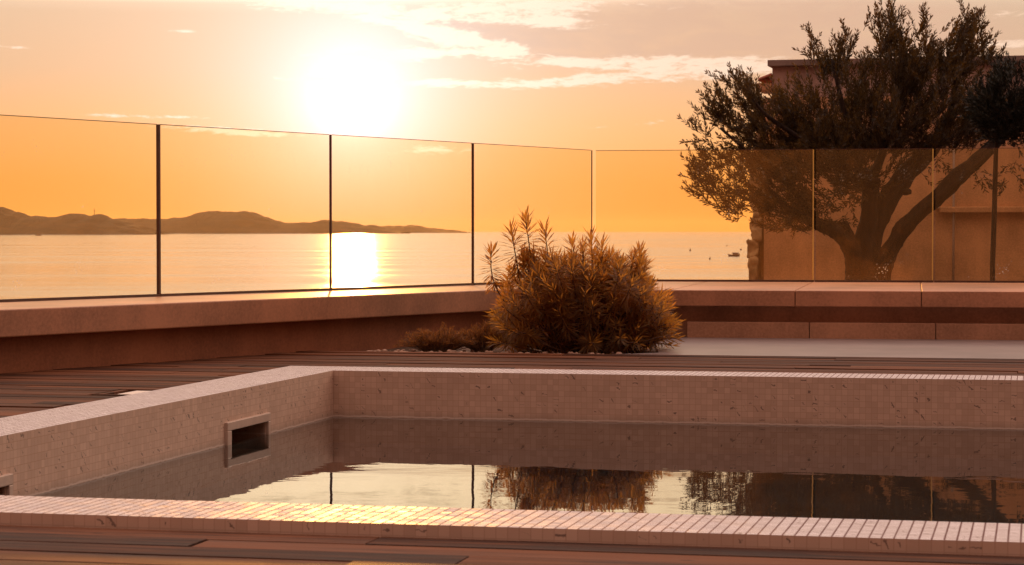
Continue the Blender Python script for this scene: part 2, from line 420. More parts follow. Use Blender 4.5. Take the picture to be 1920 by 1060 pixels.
# glass corner: left glass line meets right glass line
def isect(p, d1, q, d2):
    # p + a d1 = q + b d2
    det = d1.x * (-d2.y) + d2.x * d1.y
    r = q - p
    a = (r.x * (-d2.y) + d2.x * r.y) / det
    return a
PLg = BL + nL * YG; PRg = BR + nR * YG2
uc_L = isect(PLg, dL, PRg, dR); cornerG = PLg + dL * uc_L; uc_R = (cornerG - PRg).dot(dR)
print('corner', cornerG, 960 + FPX * cornerG.x / cornerG.y, uc_L, uc_R)
PLf = BL + nL * -0.08; PRf = BR + nR * -0.03
uf_L = isect(PLf, dL, PRf, dR); uf_R = (PLf + dL * uf_L - PRf).dot(dR)
PLw = BL; PRw = BR + nR * 0.08
uw_L = isect(PLw, dL, PRw, dR); uw_R = (PLw + dL * uw_L - PRw).dot(dR)

LW0 = -9.0
lw = empty('parapet_wall', (BL.x, BL.y, 0), pi / 2 - AL)          # local x along the wall, local y away from the terrace
tag(lw, 'long terracotta rendered parapet wall with a projecting cap, running along the left side of the deck', 'wall')
b = MB(); b.poly
def prism(mb, pts, z0, z1):
    n = len(mb.v); k = len(pts)
    mb.v += [(x, y, z0) for x, y in pts] + [(x, y, z1) for x, y in pts]
    mb.face([n + i for i in range(k)][::-1]); mb.face([n + k + i for i in range(k)])
    for i in range(k):
        j = (i + 1) % k; mb.face([n + i, n + j, n + k + j, n + k + i])
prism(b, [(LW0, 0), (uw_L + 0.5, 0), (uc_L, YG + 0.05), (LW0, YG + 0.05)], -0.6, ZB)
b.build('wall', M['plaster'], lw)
b = MB()
# the cap is cast in lengths with a hairline joint
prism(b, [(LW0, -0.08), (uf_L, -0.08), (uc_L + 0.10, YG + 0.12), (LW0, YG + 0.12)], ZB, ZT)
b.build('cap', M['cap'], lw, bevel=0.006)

rw = empty('bench_wall', (BR.x, BR.y, 0), -AR)
tag(rw, 'low parapet wall with a deep slab seat cap and a stepped base, behind the pale paving', 'wall')
XE = 6.5
b = MB(); prism(b, [(uw_R - 0.3, 0.08), (XE, 0.08), (XE, YG2 + 0.05), (uc_R, YG2 + 0.05)], -0.6, ZB2); b.build('wall', M['bench'], rw)
j0 = uR(1491, -0.03); j1 = uR(1728, -0.03); pj = j1 - j0
js = [j0 + pj * k for k in range(-1, 9)]
xs = [None] + js
lastx = None
for k in range(len(js) + 1):
    a = uf_R if k == 0 else js[k - 1] + 0.002
    c = (js[k] - 0.002) if k < len(js) else XE
    if c > XE: c = XE
    if a >= XE: break
    if c <= uf_R + 0.05: continue
    if k == 0 or a < uf_R: pts = [(uf_R, -0.03), (c, -0.03), (c, YG2 + 0.12), (uc_R - 0.05, YG2 + 0.12)]
    else: pts = [(a, -0.03), (c, -0.03), (c, YG2 + 0.12), (a, YG2 + 0.12)]
    b = MB(); prism(b, pts, ZB2, ZT2); b.build('cap_slab', M['cap'], rw, bevel=0.005)
s0 = uR(1288, 0.0); sj = uR(1518, 0.0)
ss = [s0] + [sj + pj * k for k in range(0, 9)]
for k in range(len(ss) - 1):
    a, c = ss[k] + 0.002, min(ss[k + 1] - 0.002, XE)
    if a >= XE: break
    b = MB(); b.box(a, c, 0.0, 0.0795, -0.25, ZS); b.build('base_block', M['bench'], rw, bevel=0.004)

# ------------------------------------------------------------------ glass balustrade
def panel(frame_loc, rz, x0, x1, y, zt, label, edges, hgt=HG):
    """one pane with its base channel; origin at its lower left corner"""
    root = empty('glass_panel', Vector(frame_loc), rz)
    g = MB(); g.box(0.006, (x1 - x0) - 0.006, -0.006, 0.006, 0.012, hgt, skip='lrtb'); 
    go = g.build('pane', M['glass'], root)
    # only one glass face carries the film, the other would double it
    go.data.clear_geometry()
    g = MB(); g.poly([(0.006, 0, 0.012), ((x1 - x0) - 0.006, 0, 0.012), ((x1 - x0) - 0.006, 0, hgt), (0.006, 0, hgt)])
    me = go.data; bpy.data.objects.remove(go)
    go = g.build('pane', M['glass'], root)
    e = MB(); e.box(0.006, (x1 - x0) - 0.006, -0.0018, 0.0018, hgt, hgt + 0.0036); e.build('top_edge', M['channel'], root)
    for side in edges:
        e = MB(); xx = 0.006 if side == 'l' else (x1 - x0) - 0.006
        e.box(xx - 0.004, xx + 0.004, -0.006, 0.006, 0.012, hgt); e.build('polished_edge', M['edge'], root)
    ch = MB(); ch.box(0, (x1 - x0), -0.012, 0.012, 0.0, 0.014); ch.build('base_channel', M['channel'], root)
    tag(root, label, 'glass panel', 'glass balustrade panels')
    return root
def post(p, rz, label, w, dp, hgt=HG):
    root = MB(); root.box(-w / 2, w / 2, -dp / 2, dp / 2, 0.0, hgt + 0.002)
    o = root.build('balustrade_post', M['post'], None, loc=p, rz=rz, bevel=0.001)
    tag(o, label, 'post', 'balustrade posts'); return o
pu = [uL(297.5, YG), uL(620, YG), uL(886.5, YG), uc_L]
ends = [pu[0] - 1.55] + pu
rzL = pi / 2 - AL; rzR = -AR
labsL = ['frameless glass panel at the left edge, in front of the highest dark hill',
         'glass panel in front of the flat-topped hill, left of the sun glitter on the sea',
         'glass panel right under the setting sun with the bright glitter path behind it',
         'glass panel behind the tall spikes of the bush, ending at the balustrade corner']
for k in range(4):
    x0, x1 = ends[k] + 0.008, ends[k + 1] - 0.008
    panel(BL + nL * YG + dL * x0 + Vector((0, 0, ZT - BL.z)), rzL, x0, x1, YG, ZT, labsL[k], '')
# one more pane out of frame to the left so the run does not stop short
x0, x1 = ends[0] - 1.5, ends[0] - 0.008
labsP = ['dark slim balustrade post left of the sun, in front of the flat-topped hill',
         'slim balustrade post nearest the sun, rising beside the glitter on the sea',
         'slim balustrade post between the sun glitter and the spiky bush',
         'thin corner post where the two runs of glass meet behind the bush']
for k in range(4):
    p = BL + nL * YG + dL * pu[k] + Vector((0, 0, ZT - BL.z))
    post(p, rzL, labsP[k], (0.016, 0.010, 0.012, 0.005)[k], (0.018, 0.013, 0.014, 0.008)[k])
gx = [uc_R + 0.02, uR(1527, YG2), uR(1751, YG2), uR(1751, YG2) + (uR(1527, YG2) - uc_R)]
labsR = ['glass panel in front of the open sea with the small moored boat',
         'glass panel in front of the olive tree trunk',
         'glass panel at the right edge in front of the slim dark trunk']
for k in range(3):
    x0, x1 = gx[k] + 0.003, gx[k + 1] - 0.003
    panel(BR + nR * YG2 + dR * x0 + Vector((0, 0, ZT2 - BR.z)), rzR, x0, x1, YG2, ZT2, labsR[k], 'r' if k < 2 else '')

# ------------------------------------------------------------------ deck
v_far = to_pool(at_z(1290, 666.5, ZD)).y
PITCHB = 0.125
rows = []
v_near0 = VN - CW - 0.010
nr = int(4.2 / PITCHB)
for k in range(nr): rows.append((v_near0 - (k + 1) * PITCHB, v_near0 - k * PITCHB))
k = 0
v = VN - CW
while v < v_far - 0.01:
    rows.append((v, min(v + PITCHB, v_far))); v += PITCHB
def u_wall(v):       # u of the left wall face at this v
    p0 = to_pool(BL); p1 = to_pool(BL + dL)
    dd = p1 - p0; return p0.x + (v - p0.y) / dd.y * dd.x
deck = MB(); sub = MB()
hatch = to_pool(at_z(240, 735, ZD)); 
hp = [to_pool(at_z(*q, ZD)) for q in ((180, 738), (228, 729))]
hv0, hv1 = hp[0].y, hp[1].y + 0.0; hu0 = min(hp[0].x, hp[1].x); hu1 = hu0 + 0.42
hv0 -= 0.02
rk = {}
def put_row(v0, v1, ua, ub):
    # split in boards with staggered butt joints
    key = round(v0, 3)
    x = ua - random.uniform(0.2, 2.6)
    while x < ub:
        L = random.choice((2.4, 3.0, 3.6)); a, c = max(x, ua), min(x + L - 0.004, ub)
        if c - a > 0.02:
            deck.box(a, c, v0 + 0.004, v1 - 0.004, ZD - 0.026, ZD + random.uniform(-0.003, 0.0022), random.random(), skip='b')
        x += L
    sub.poly([(ua, v0, ZD - 0.05), (ub, v0, ZD - 0.05), (ub, v1, ZD - 0.05), (ua, v1, ZD - 0.05)])
for v0, v1 in rows:
    vm = (v0 + v1) / 2
    ul = max(-6.0, u_wall(vm) + 0.06)
    ul = max(-6.0, min(u_wall(v0), u_wall(v1)) - 0.0) if False else max(-6.0, u_wall(vm) - 0.05)
    ur = UR + CW + 1.6
    holes = []
    if v1 > VN - CW and v0 < CW - 0.001: holes.append((-CW - 0.006, UR + CW + 0.006))
    if v1 > hv0 and v0 < hv1: holes.append((hu0, min(hu1, -CW - 0.006)))
    if any(h_[0] < -CW for h_ in holes) and len(holes) == 2:
        holes = sorted(holes)
    x = ul
    for a, c in sorted(holes):
        if a > x + 0.02: put_row(v0, v1, x, a)
        x = max(x, c)
    if ur > x + 0.02: put_row(v0, v1, x, ur)
# boards partly under the pool rim are trimmed by the far and near rows falling on its edges
dk = deck.build('wooden_deck', M['wood'], None, loc=(C.x, C.y, 0), rz=-PHI, bevel=0.004)
tag(dk, 'weathered brown timber deck boards around the pool', 'deck', kind='structure')
so = sub.build('ground', M['under'], None, loc=(C.x, C.y, 0), rz=-PHI); tag(so, 'ground under the deck boards, coloured near-black as shade in the gaps', 'ground', kind='structure')
# hatch in the deck beside the pool
hr = empty('deck_hatch', from_pool(hu0, hv0, ZD), -PHI)
tag(hr, 'small white service hatch lid let into the deck boards beside the pool rim', 'hatch')
hl, hw = (-CW - 0.02) - hu0, (hv1 - hv0)
hb = MB(); hb.box(0.07, hl, 0.03, hw - 0.012, -0.022, -0.006); hb.build('lid', M['hatch'], hr, bevel=0.002)
hb = MB(); hb.box(0, hl, 0, 0.028, -0.05, -0.002); hb.box(0, 0.03, 0.028, hw, -0.05, -0.004); hb.build('frame', M['wood'], hr)
hb = MB(); hb.box(0.03, hl, 0.028, hw + .12, -0.06, -0.035); hb.build('pan', M['dark'], hr)

# paving and planting bed
pv_tip = to_pool(at_z(1148, 664, ZD)); pv_back = to_pool(BR + dR * s0)
Rr = to_pool(BR + dR * XE)
pv = MB()
curve = [(pv_tip.x, v_far), (pv_tip.x + 0.10, v_far + 0.05), (pv_tip.x + 0.22, v_far + 0.20)]
curve += [(pv_back.x - 0.12, pv_back.y - 0.5), (pv_back.x, pv_back.y + 0.1)]
pts = [(8.9, v_far)] + [(8.9, Rr.y + (8.9 - Rr.x) * (Rr.y - pv_back.y) / (Rr.x - pv_back.x) + 0.1)] + curve[::-1]
n = len(pts)
pv.poly([(x, y, ZD + 0.002) for x, y in pts])
for i in range(n):
    a, c = pts[i], pts[(i + 1) % n]
    pv.poly([(a[0], a[1], ZD - 0.15), (c[0], c[1], ZD - 0.15), (c[0], c[1], ZD + 0.002), (a[0], a[1], ZD + 0.002)])
po = pv.build('paving', M['paving'], None, loc=(C.x, C.y, 0), rz=-PHI); tag(po, 'smooth pale concrete paving between the deck and the bench wall', 'paving', kind='structure')
# bed: soil sheet running under the paving and against the walls
bd = MB(); nx, ny = 46, 34
u0, u1, w0, w1 = -2.0, pv_back.x + 0.3, v_far, to_pool(PLf + dL * uf_L).y + 0.9
for j in range(ny + 1):
    for i in range(nx + 1):
        x = u0 + (u1 - u0) * i / nx; y = w0 + (w1 - w0) * j / ny
        bd.v.append((x, y, ZD - 0.022 + 0.022 * mnoise.noise(Vector((x * 4, y * 4, 0))) + 0.01 * mnoise.noise(Vector((x * 17, y * 17, 3)))))
for j in range(ny):
    for i in range(nx):
        q = j * (nx + 1) + i
        xm = u0 + (u1 - u0) * (i + 0.5) / nx; ym = w0 + (w1 - w0) * (j + 0.5) / ny
        if xm > u_wall(ym) - 0.3: bd.face([q, q + 1, q + nx + 2, q + nx + 1], 0.5, True)
bo = bd.build('planting_bed', M['soil'], None, loc=(C.x, C.y, 0), rz=-PHI); tag(bo, 'bare soil planting bed in the corner of the two walls', 'flower bed', kind='structure')
# gravel and stones along the bed edge
gv = MB()
ico = bmesh.new(); bmesh.ops.create_icosphere(ico, subdivisions=2, radius=1.0)
icv = [v_.co.copy() for v_ in ico.verts]; icf = [[v_.index for v_ in f.verts] for f in ico.faces]; ico.free()
def stone(mb, p, r, seed):
    n = len(mb.v); sx, sy, sz = random.uniform(.8, 1.4), random.uniform(.8, 1.3), random.uniform(.5, .8)
    for c in icv:
        k = 1 + 0.28 * mnoise.noise(c * 1.5 + Vector((seed * 7.3, 0, 0)))
        mb.v.append((p[0] + c.x * r * k * sx, p[1] + c.y * r * k * sy, p[2] + c.z * r * k * sz))
    rr = random.random()
    for f in icf: mb.face([n + i for i in f], rr, True)
edge_l = to_pool(at_z(735, 655, ZD)).x
for k in range(170):
    u = random.uniform(edge_l - 0.1, pv_tip.x + 0.15); dv = abs(random.gauss(0, 0.16)) + 0.012
    if u < u_wall(v_far + dv) + 0.03: continue
    r = random.choice((0.005, 0.006, 0.008, 0.010, 0.012, 0.016)) * random.uniform(.7, 1.1)
    stone(gv, (u, v_far + dv, ZD - 0.012 + r * .35), r, k)
go = gv.build('gravel', M['pebble'], None, loc=(C.x, C.y, 0), rz=-PHI); tag(go, 'pale pebbles scattered along the front edge of the planting bed', 'gravel', kind='stuff')

# ------------------------------------------------------------------ plants
def rnd_perp(d):
    a = Vector((random.gauss(0, 1), random.gauss(0, 1), random.gauss(0, 1))); a -= d * a.dot(d)
    return a.normalized()
def bez(p0, p1, p2, n):
    return [p0 * (1 - s) ** 2 + p1 * 2 * s * (1 - s) + p2 * s * s for s in [i / n for i in range(n + 1)]]

# spiky spurge bush
YB = at_z(1100, 662, ZD).y + 0.42
base = at_y(1105, 640, YB); base.z = ZD - 0.02
bush = empty('spiky_bush', base); tag(bush, 'large spiky backlit bush with narrow whorled leaves in the corner bed', 'bush')
st = MB(); lf = MB()
def whorl(path, count, Lf, span, wid=0.0090, r0=0.5):
    """narrow leaves spiralling along the last `span` metres of a stem"""
    tot = [0.0]
    for a, c in zip(path, path[1:]): tot.append(tot[-1] + (c - a).length)
    for k in range(count):
        s = tot[-1] - span * (k / count) ** 0.85
        if s < 0: break
        i = max(j for j in range(len(tot)) if tot[j] <= s + 1e-9); i = min(i, len(path) - 2)
        f = (s - tot[i]) / max(1e-6, tot[i+1] - tot[i]); p = path[i].lerp(path[i+1], f)
        ax = (path[i+1] - path[i]).normalized()
        q = ax.orthogonal().normalized(); ang = k * 2.39996 + random.uniform(-.3, .3)
        rad = Matrix.Rotation(ang, 3, ax) @ q
        t = k / count
        el = R(30 + 82 * min(1, t * 1.6) + random.uniform(-10, 12))
        d = (ax * cos(el) + rad * sin(el)).normalized()
        L = Lf * random.uniform(.75, 1.1) * (0.92 + 0.15 * min(1, t * 4))
        sd = d.cross(ax).normalized() if d.cross(ax).length > 1e-3 else rnd_perp(d)
        m = p + d * L * .55
        d2 = (d - Vector((0, 0, 0.28 * t)) ).normalized()
        e = m + d2 * L * .45
        n = len(lf.v); rr = min(1, max(0, random.gauss(.5, .25)))
        lf.v += [tuple(p), tuple(m + sd * wid * .5), tuple(e), tuple(m - sd * wid * .5)]
        lf.face([n, n+1, n+2, n+3], rr)
MP = FPX / YB
def bp(px, py, dy=0.0):   # bush-local position of a photo point at the bush's depth + dy
    p = at_y(px, py, YB + dy); return p - base
def stem(tip, lean, count, Lf, span, b0=None, wid=0.009):
    root = Vector((tip.x * .35 + random.uniform(-.06, .06), tip.y * .35 + random.uniform(-.06, .06), 0.0)) if b0 is None else b0
    mid = root.lerp(tip, .6) + lean
    path = bez(root, mid, tip, 9)
    st.tube(path, [0.0055 - 0.003 * i / 9 for i in range(10)], 5, cap=False)
    whorl(path, count, Lf, span, wid)
# outline of the mound: (photo x, photo y of the top)
prof = [(915, 600), (940, 530), (965, 480), (1000, 462), (1040, 462), (1070, 452), (1110, 452), (1150, 462), (1190, 472), (1215, 490), (1240, 520), (1262, 560), (1272, 600)]
def top_y(px):
    for (a, ya), (c, yc) in zip(prof, prof[1:]):
        if a <= px <= c: return ya + (yc - ya) * (px - a) / (c - a)
    return 640
heads = []
for k in range(205):
    px = random.uniform(922, 1262)
    dy = random.uniform(-0.36, 0.36)
    edge = 1 - (abs(dy) / 0.42) ** 2
    ty = top_y(px) + 38 * mnoise.noise(Vector((px * .028, dy * 3, 0))); yy = ty + 14 + (655 - ty) * (1 - edge) * .75 + abs(random.gauss(0, 10))
    if random.random() < .45: yy = random.uniform(ty + 20, 648)
    if yy > 650: yy = 650 - random.random() * 15
    tip = bp(px, yy, dy)
    tip.z = max(tip.z, 0.03)
    stem(tip, Vector((tip.x * .10, tip.y * .15, random.uniform(0, .06))), random.randint(68, 88), random.uniform(.072, .092), random.uniform(.12, .18))
for px, py, dy, cnt in ((958, 432, -.05, 60), (985, 409, .0, 70), (1021, 430, -.06, 52), (1108, 446, .1, 60), (1073, 452, 0, 50), (1128, 458, .05, 50), (1200, 470, .05, 55)):
    tip = bp(px, py, dy)
    stem(tip, Vector((0.0, 0, .05)), cnt + 34, .092, .25, b0=bp(px + 12 + (1100 - px) * .15, 640, dy * .5), wid=0.0125)
tip = bp(922, 470, -.05); stem(tip, Vector((-.11, 0, -.08)), 92, .084, .20, b0=bp(985, 600, -.05), wid=0.0125)
# drooping fringe at the right foot
for k in range(46):
    px = random.uniform(1150, 1268); tip = bp(px, random.uniform(600, 648), random.uniform(-.38, .1)); tip.z = max(.02, tip.z)
    stem(tip, Vector((0.03, -.02, .05)), 48, .07, .2)
st.build('stems', M['stem'], bush); lf.build('foliage', M['bush_leaf'], bush)

# low dry shrubs to its left
def dry_shrub(pxc, half, py_top, label, n, ydep):
    b0 = at_y(pxc, 652, ydep); b0.z = ZD - 0.015
    root = empty('low_shrub', b0); tag(root, label, 'shrub', 'low twiggy shrubs in the bed')
    tw = MB(); lv = MB(); W = half * ydep / FPX; H = (654 - py_top) * ydep / FPX
    for k in range(n):
        a = random.uniform(-1, 1); dep = random.uniform(-.5, .5)
        hh = H * sqrt(max(0.05, 1 - a * a * .9)) * random.uniform(.25, 1.0) ** .8 * (1 + .35 * mnoise.noise(Vector((a * 3, pxc, 0))))
        tip = Vector((a * W, dep * W * .7, hh)); r0 = Vector((a * W * .3, dep * W * .25, 0))
        path = bez(r0, r0.lerp(tip, .5) + Vector((random.uniform(-.03, .03), 0, .03)), tip, 6)
        tw.tube(path, [.0022 - .0002 * i for i in range(7)], 4, cap=False)
        for i in range(2, 7):
            for _ in range(7):
                d = (path[i] - path[i-1]).normalized() * .7 + rnd_perp(Vector((0, 0, 1))) * .8 + Vector((0, 0, .25)); d.normalize()
                lv.leaf(path[i] + (path[i-1] - path[i]) * random.random(), d, rnd_perp(d), random.uniform(.018, .036), .0035, 0, random.random())
    tw.build('stems', M['stem'], root); lv.build('foliage', M['dry_leaf'], root)
dry_shrub(822, 80, 606, 'low dry twiggy shrub against the left wall, farther from the spiky bush', 150, YB - .1)
dry_shrub(905, 48, 598, 'low dry twiggy shrub tucked against the left side of the spiky bush', 120, YB - .05)

# olive tree
YT = 20.0
tb = at_y(1625, 560, YT); 
olive = empty('olive_tree', (tb.x, tb.y, -0.02)); tag(olive, 'gnarled olive tree with forked trunk and wide feathery crown behind the glass', 'tree')
O = Vector((tb.x, tb.y, -0.02))
def tp(px, py, dy=0.0): return at_y(px, py, YT + dy) - O
K = YT / FPX
trk = MB()
def limb(pts, seed, jit=0.24, n=26):
    P3 = [tp(x, y, dy) for x, y, dy, r in pts]; rad = [r * K for *_, r in pts]
    out, ro = [], []
    for i in range(len(P3) - 1):
        p0 = P3[max(i-1, 0)]; p1 = P3[i]; p2 = P3[i+1]; p3 = P3[min(i+2, len(P3)-1)]
        for s in range(5):
            f = s / 5
            out.append(0.5 * ((2 * p1) + (p2 - p0) * f + (2*p0 - 5*p1 + 4*p2 - p3) * f*f + (3*p1 - p0 - 3*p2 + p3) * f**3)); ro.append(rad[i] * (1 - f) + rad[i+1] * f)
    out.append(P3[-1]); ro.append(rad[-1])
    trk.tube(out, ro, n, True, jit, 0.5, seed, 0.10 if n > 10 else 0.0)
limb([(1626, 600, 0, 46), (1627, 545, 0, 34), (1624, 505, 0, 28), (1622, 460, 0, 22), (1630, 410, 0.02, 20), (1630, 360, .03, 16), (1624, 325, .03, 17)], 1)
limb([(1610, 560, 0, 26), (1608, 515, -.03, 22), (1597, 470, -.05, 17), (1572, 440, -.08, 13), (1540, 424, -.12, 11), (1505, 408, -.2, 8), (1470, 385, -.3, 5), (1430, 340, -.35, 3)], 2)
limb([(1602, 480, -.03, 17), (1589, 450, -.02, 15), (1581, 428, -.02, 14), (1578, 416, -.02, 10)], 3)
limb([(1630, 480, .02, 16), (1642, 430, .04, 18), (1664, 380, .1, 18), (1695, 330, .2, 18), (1740, 285, .3, 15), (1775, 235, .35, 11), (1790, 170, .35, 6), (1785, 100, .3, 3)], 4)
limb([(1644, 560, -.02, 25), (1652, 515, -.05, 18), (1672, 465, -.12, 15), (1702, 420, -.18, 14.5), (1752, 374, -.25, 14), (1800, 328, -.3, 14), (1850, 285, -.35, 12), (1885, 245, -.3, 9), (1905, 200, -.3, 6)], 5)
limb([(1628, 345, .03, 12), (1650, 300, .1, 8), (1668, 240, .15, 7), (1685, 150, .2, 5), (1690, 60, .2, 2.5)], 6, .1, 8)
limb([(1618, 340, .03, 9), (1600, 280, .0, 7), (1580, 200, -.05, 5), (1560, 110, -.05, 2.5)], 7, .1, 8)
limb([(1612, 350, 0, 7), (1560, 300, -.1, 6), (1500, 260, -.2, 5), (1430, 210, -.2, 3), (1400, 160, -.2, 2)], 8, .1, 8)
limb([(1540, 424, -.12, 8), (1480, 350, -.1, 5), (1420, 300, -.2, 4), (1350, 240, -.2, 2)], 9, .1, 8)
# knobs and old cuts
for x, y, r in ((1606, 335, 12), (1640, 340, 13), (1725, 398, 9), (1700, 360, 8), (1616, 322, 13)):
    stone(trk, tp(x, y, -.05), r * K * 1.1, x)
trk.build('trunk', M['bark'], olive)
cr = MB(); tws = MB()
lobes = [(1440,240,95,85,1.0,.5),(1400,190,45,60,.9,.35),(1372,165,22,40,.9,.15),(1412,150,18,36,.9,.15),(1348,190,26,42,1.0,.2),(1330,230,28,28,1.0,.2),(1336,300,34,36,.9,.25),(1322,330,26,30,.9,.2),(1345,365,36,24,.8,.25),
         (1420,330,85,60,1.0,.5),(1385,385,34,22,.9,.25),(1470,385,70,38,1.0,.45),(1520,390,60,36,.9,.4),(1520,300,85,80,1.2,.6),(1500,190,60,60,1.1,.5),(1570,240,100,95,1.2,.7),(1590,150,70,45,1.0,.5),
         (1552,95,40,46,.75,.25),(1525,75,22,22,.7,.2),(1588,80,22,34,.6,.2),(1650,200,110,100,1.2,.7),(1600,330,70,45,1.0,.5),(1670,110,48,55,1.0,.4),(1652,50,30,55,.8,.25),(1672,25,18,30,.8,.2),(1710,100,50,60,1.0,.4),(1730,60,22,34,.8,.2),
         (1750,180,100,90,1.2,.7),(1770,90,45,50,1.0,.3),(1815,80,42,55,1.0,.3),(1815,35,18,34,.8,.2),(1850,100,35,28,.7,.3),(1700,270,90,32,.9,.6),(1800,230,60,45,1.2,.5),(1850,200,50,60,1.0,.5),(1560,350,50,30,1.0,.4),(1620,290,80,60,1.0,.5),(1480,280,70,60,1.1,.5)]
cc = tp(1620, 330)
def spray(p, d, L, r0):
    n = max(6, int(L / 0.015)); q = d.copy(); pts = [p]
    bendv = rnd_perp(d) * .05 + Vector((0, 0, .05))
    for i in range(n):
        q = (q + bendv * (1.6 / n) * 2).normalized(); p = p + q * (L / n); pts.append(p)
        if i < 1: continue
        a = rnd_perp(q)
        for s_ in (1, -1):
            if random.random() < .10: continue
            el = R(random.uniform(25, 55)); dd = (q * cos(el) + a * s_ * sin(el) + Vector((0, 0, .15))).normalized()
            cr.leaf(p, dd, rnd_perp(dd), random.uniform(.042, .066) * (1 - .25 * i / n), random.uniform(.011, .0155), .001, min(1, max(0, random.gauss(r0, .22))))
    cr.leaf(p, q, rnd_perp(q), .045, .010, 0, r0)
    tws.tube([pts[0], pts[len(pts)//2], pts[-1]], [.0028, .002, .0012], 3, cap=False)
for (x, y, rx, ry, den, dep) in lobes:
    nsp = int(rx * ry * .036 * den) + 3
    for _ in range(nsp):
        while True:
            a, c, e = random.uniform(-1, 1), random.uniform(-1, 1), random.uniform(-1, 1)
            if a*a + c*c + e*e < 1: break
        clump = mnoise.noise(Vector(((x + a * rx) * .022, (y + c * ry) * .022, e * 1.2)))
        if clump < -0.13: continue
        p = tp(x + a * rx, y + c * ry + 14, e * dep)
        out = (p - cc); out.y *= .7; out.normalize()
        d = (Vector((0, 0, .45)) + out * .65 + Vector((random.gauss(0, .42), random.gauss(0, .42), random.gauss(0, .3)))).normalized()
        spray(p - d * .06, d, random.uniform(.12, .26), .5 + .3 * clump)
# thin hanging sprigs by the right limb
for x, y in ((1760, 300), (1775, 320), (1850, 330), (1895, 310), (1905, 335), (1880, 345), (1915, 300), (1820, 315), (1740, 310), (1560, 415), (1590, 395)):
    p = tp(x, y, -.25)
    for _ in range(3): spray(p + Vector((random.gauss(0, .04), 0, random.gauss(0, .04))), Vector((random.gauss(0, .6), random.gauss(0, .3), -.5)).normalized(), .13, .5)
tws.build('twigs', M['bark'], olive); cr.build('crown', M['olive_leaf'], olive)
print('olive leaves', len(cr.f), 'bush leaves', len(lf.f))

# slim dark evergreen at the right edge
Y2 = 18.6
b2 = at_y(1864, 560, Y2); ev = empty('evergreen_tree', (b2.x, b2.y, -0.02)); tag(ev, 'slim trunked evergreen with a dense near-black crown at the right edge', 'tree')
O2 = Vector((b2.x, b2.y, -.02))
def ep(px, py, dy=0): return at_y(px, py, Y2 + dy) - O2
K2 = Y2 / FPX
tr2 = MB(); pts = [ep(1862, 600), ep(1861, 500), ep(1864, 420), ep(1866, 340), ep(1868, 270), ep(1880, 200)]
tr2.tube(pts, [5.5 * K2, 5 * K2, 5 * K2, 4.6 * K2, 4 * K2, 2 * K2], 9, True, .12)
tr2.build('trunk', M['bark'], ev)
cr2 = MB(); c2 = ep(1895, 205)
for _ in range(1150):
    while True:
        a, c, e = (random.uniform(-1, 1) for _ in range(3))
        if a*a + c*c + e*e < 1: break
    px, py = 1908 + a * 82, 205 + c * 74
    if c < -.2 and mnoise.noise(Vector((px * .03, py * .03, e))) < -.05: continue
    p = ep(px, py, e * .35)
    d = ((p - c2).normalized() * .5 + Vector((random.gauss(0, .3), random.gauss(0, .3), .75 + random.gauss(0, .2)))).normalized()
    LL = random.uniform(.10, .20)
    for i in range(22):
        q = p + d * (LL * i / 22); dd = (d * 1.1 + rnd_perp(d) * .7).normalized()
        cr2.leaf(q, dd, rnd_perp(dd), random.uniform(.03, .05), .011, 0, random.random())
for x, y in ((1856, 345), (1875, 350), (1850, 330), (1880, 330), (1862, 362), (1872, 372)):
    p = ep(1866, y); d = (ep(x, y - 6) - p).normalized()
    for i in range(20):
        q = p + d * (.10 * i / 20); dd = (d + rnd_perp(d) * .8).normalized()
        cr2.leaf(q, dd, rnd_perp(dd), .035, .008, 0, random.random())
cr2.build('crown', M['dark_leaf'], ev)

# ------------------------------------------------------------------ house behind the tree
YH = 22.4; AH = R(14)
h0 = at_y(1432, 560, YH); h0.z = -0.6
house = empty('house', h0, -AH); tag(house, 'pale outbuilding with flat roof slab and rough stone corner behind the olive tree', 'building')
zt = at_y(1445, 125, YH).z - h0.z; zr = at_y(1440, 113.5, YH).z - h0.z; KH = YH / FPX
def hx(px): return at_line(px, (h0.x, h0.y), (cos(AH), -sin(AH)))
b = MB(); xa = hx(1447)
ztile = at_y(1430, 172, YH).z - h0.z
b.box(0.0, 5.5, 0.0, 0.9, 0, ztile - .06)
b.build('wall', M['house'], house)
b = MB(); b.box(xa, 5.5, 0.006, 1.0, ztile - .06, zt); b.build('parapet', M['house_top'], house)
b = MB(); b.box(xa - 0.04, 5.6, -0.05, 1.1, zt, zr); b.build('roof_slab', M['slab'], house, bevel=.004)
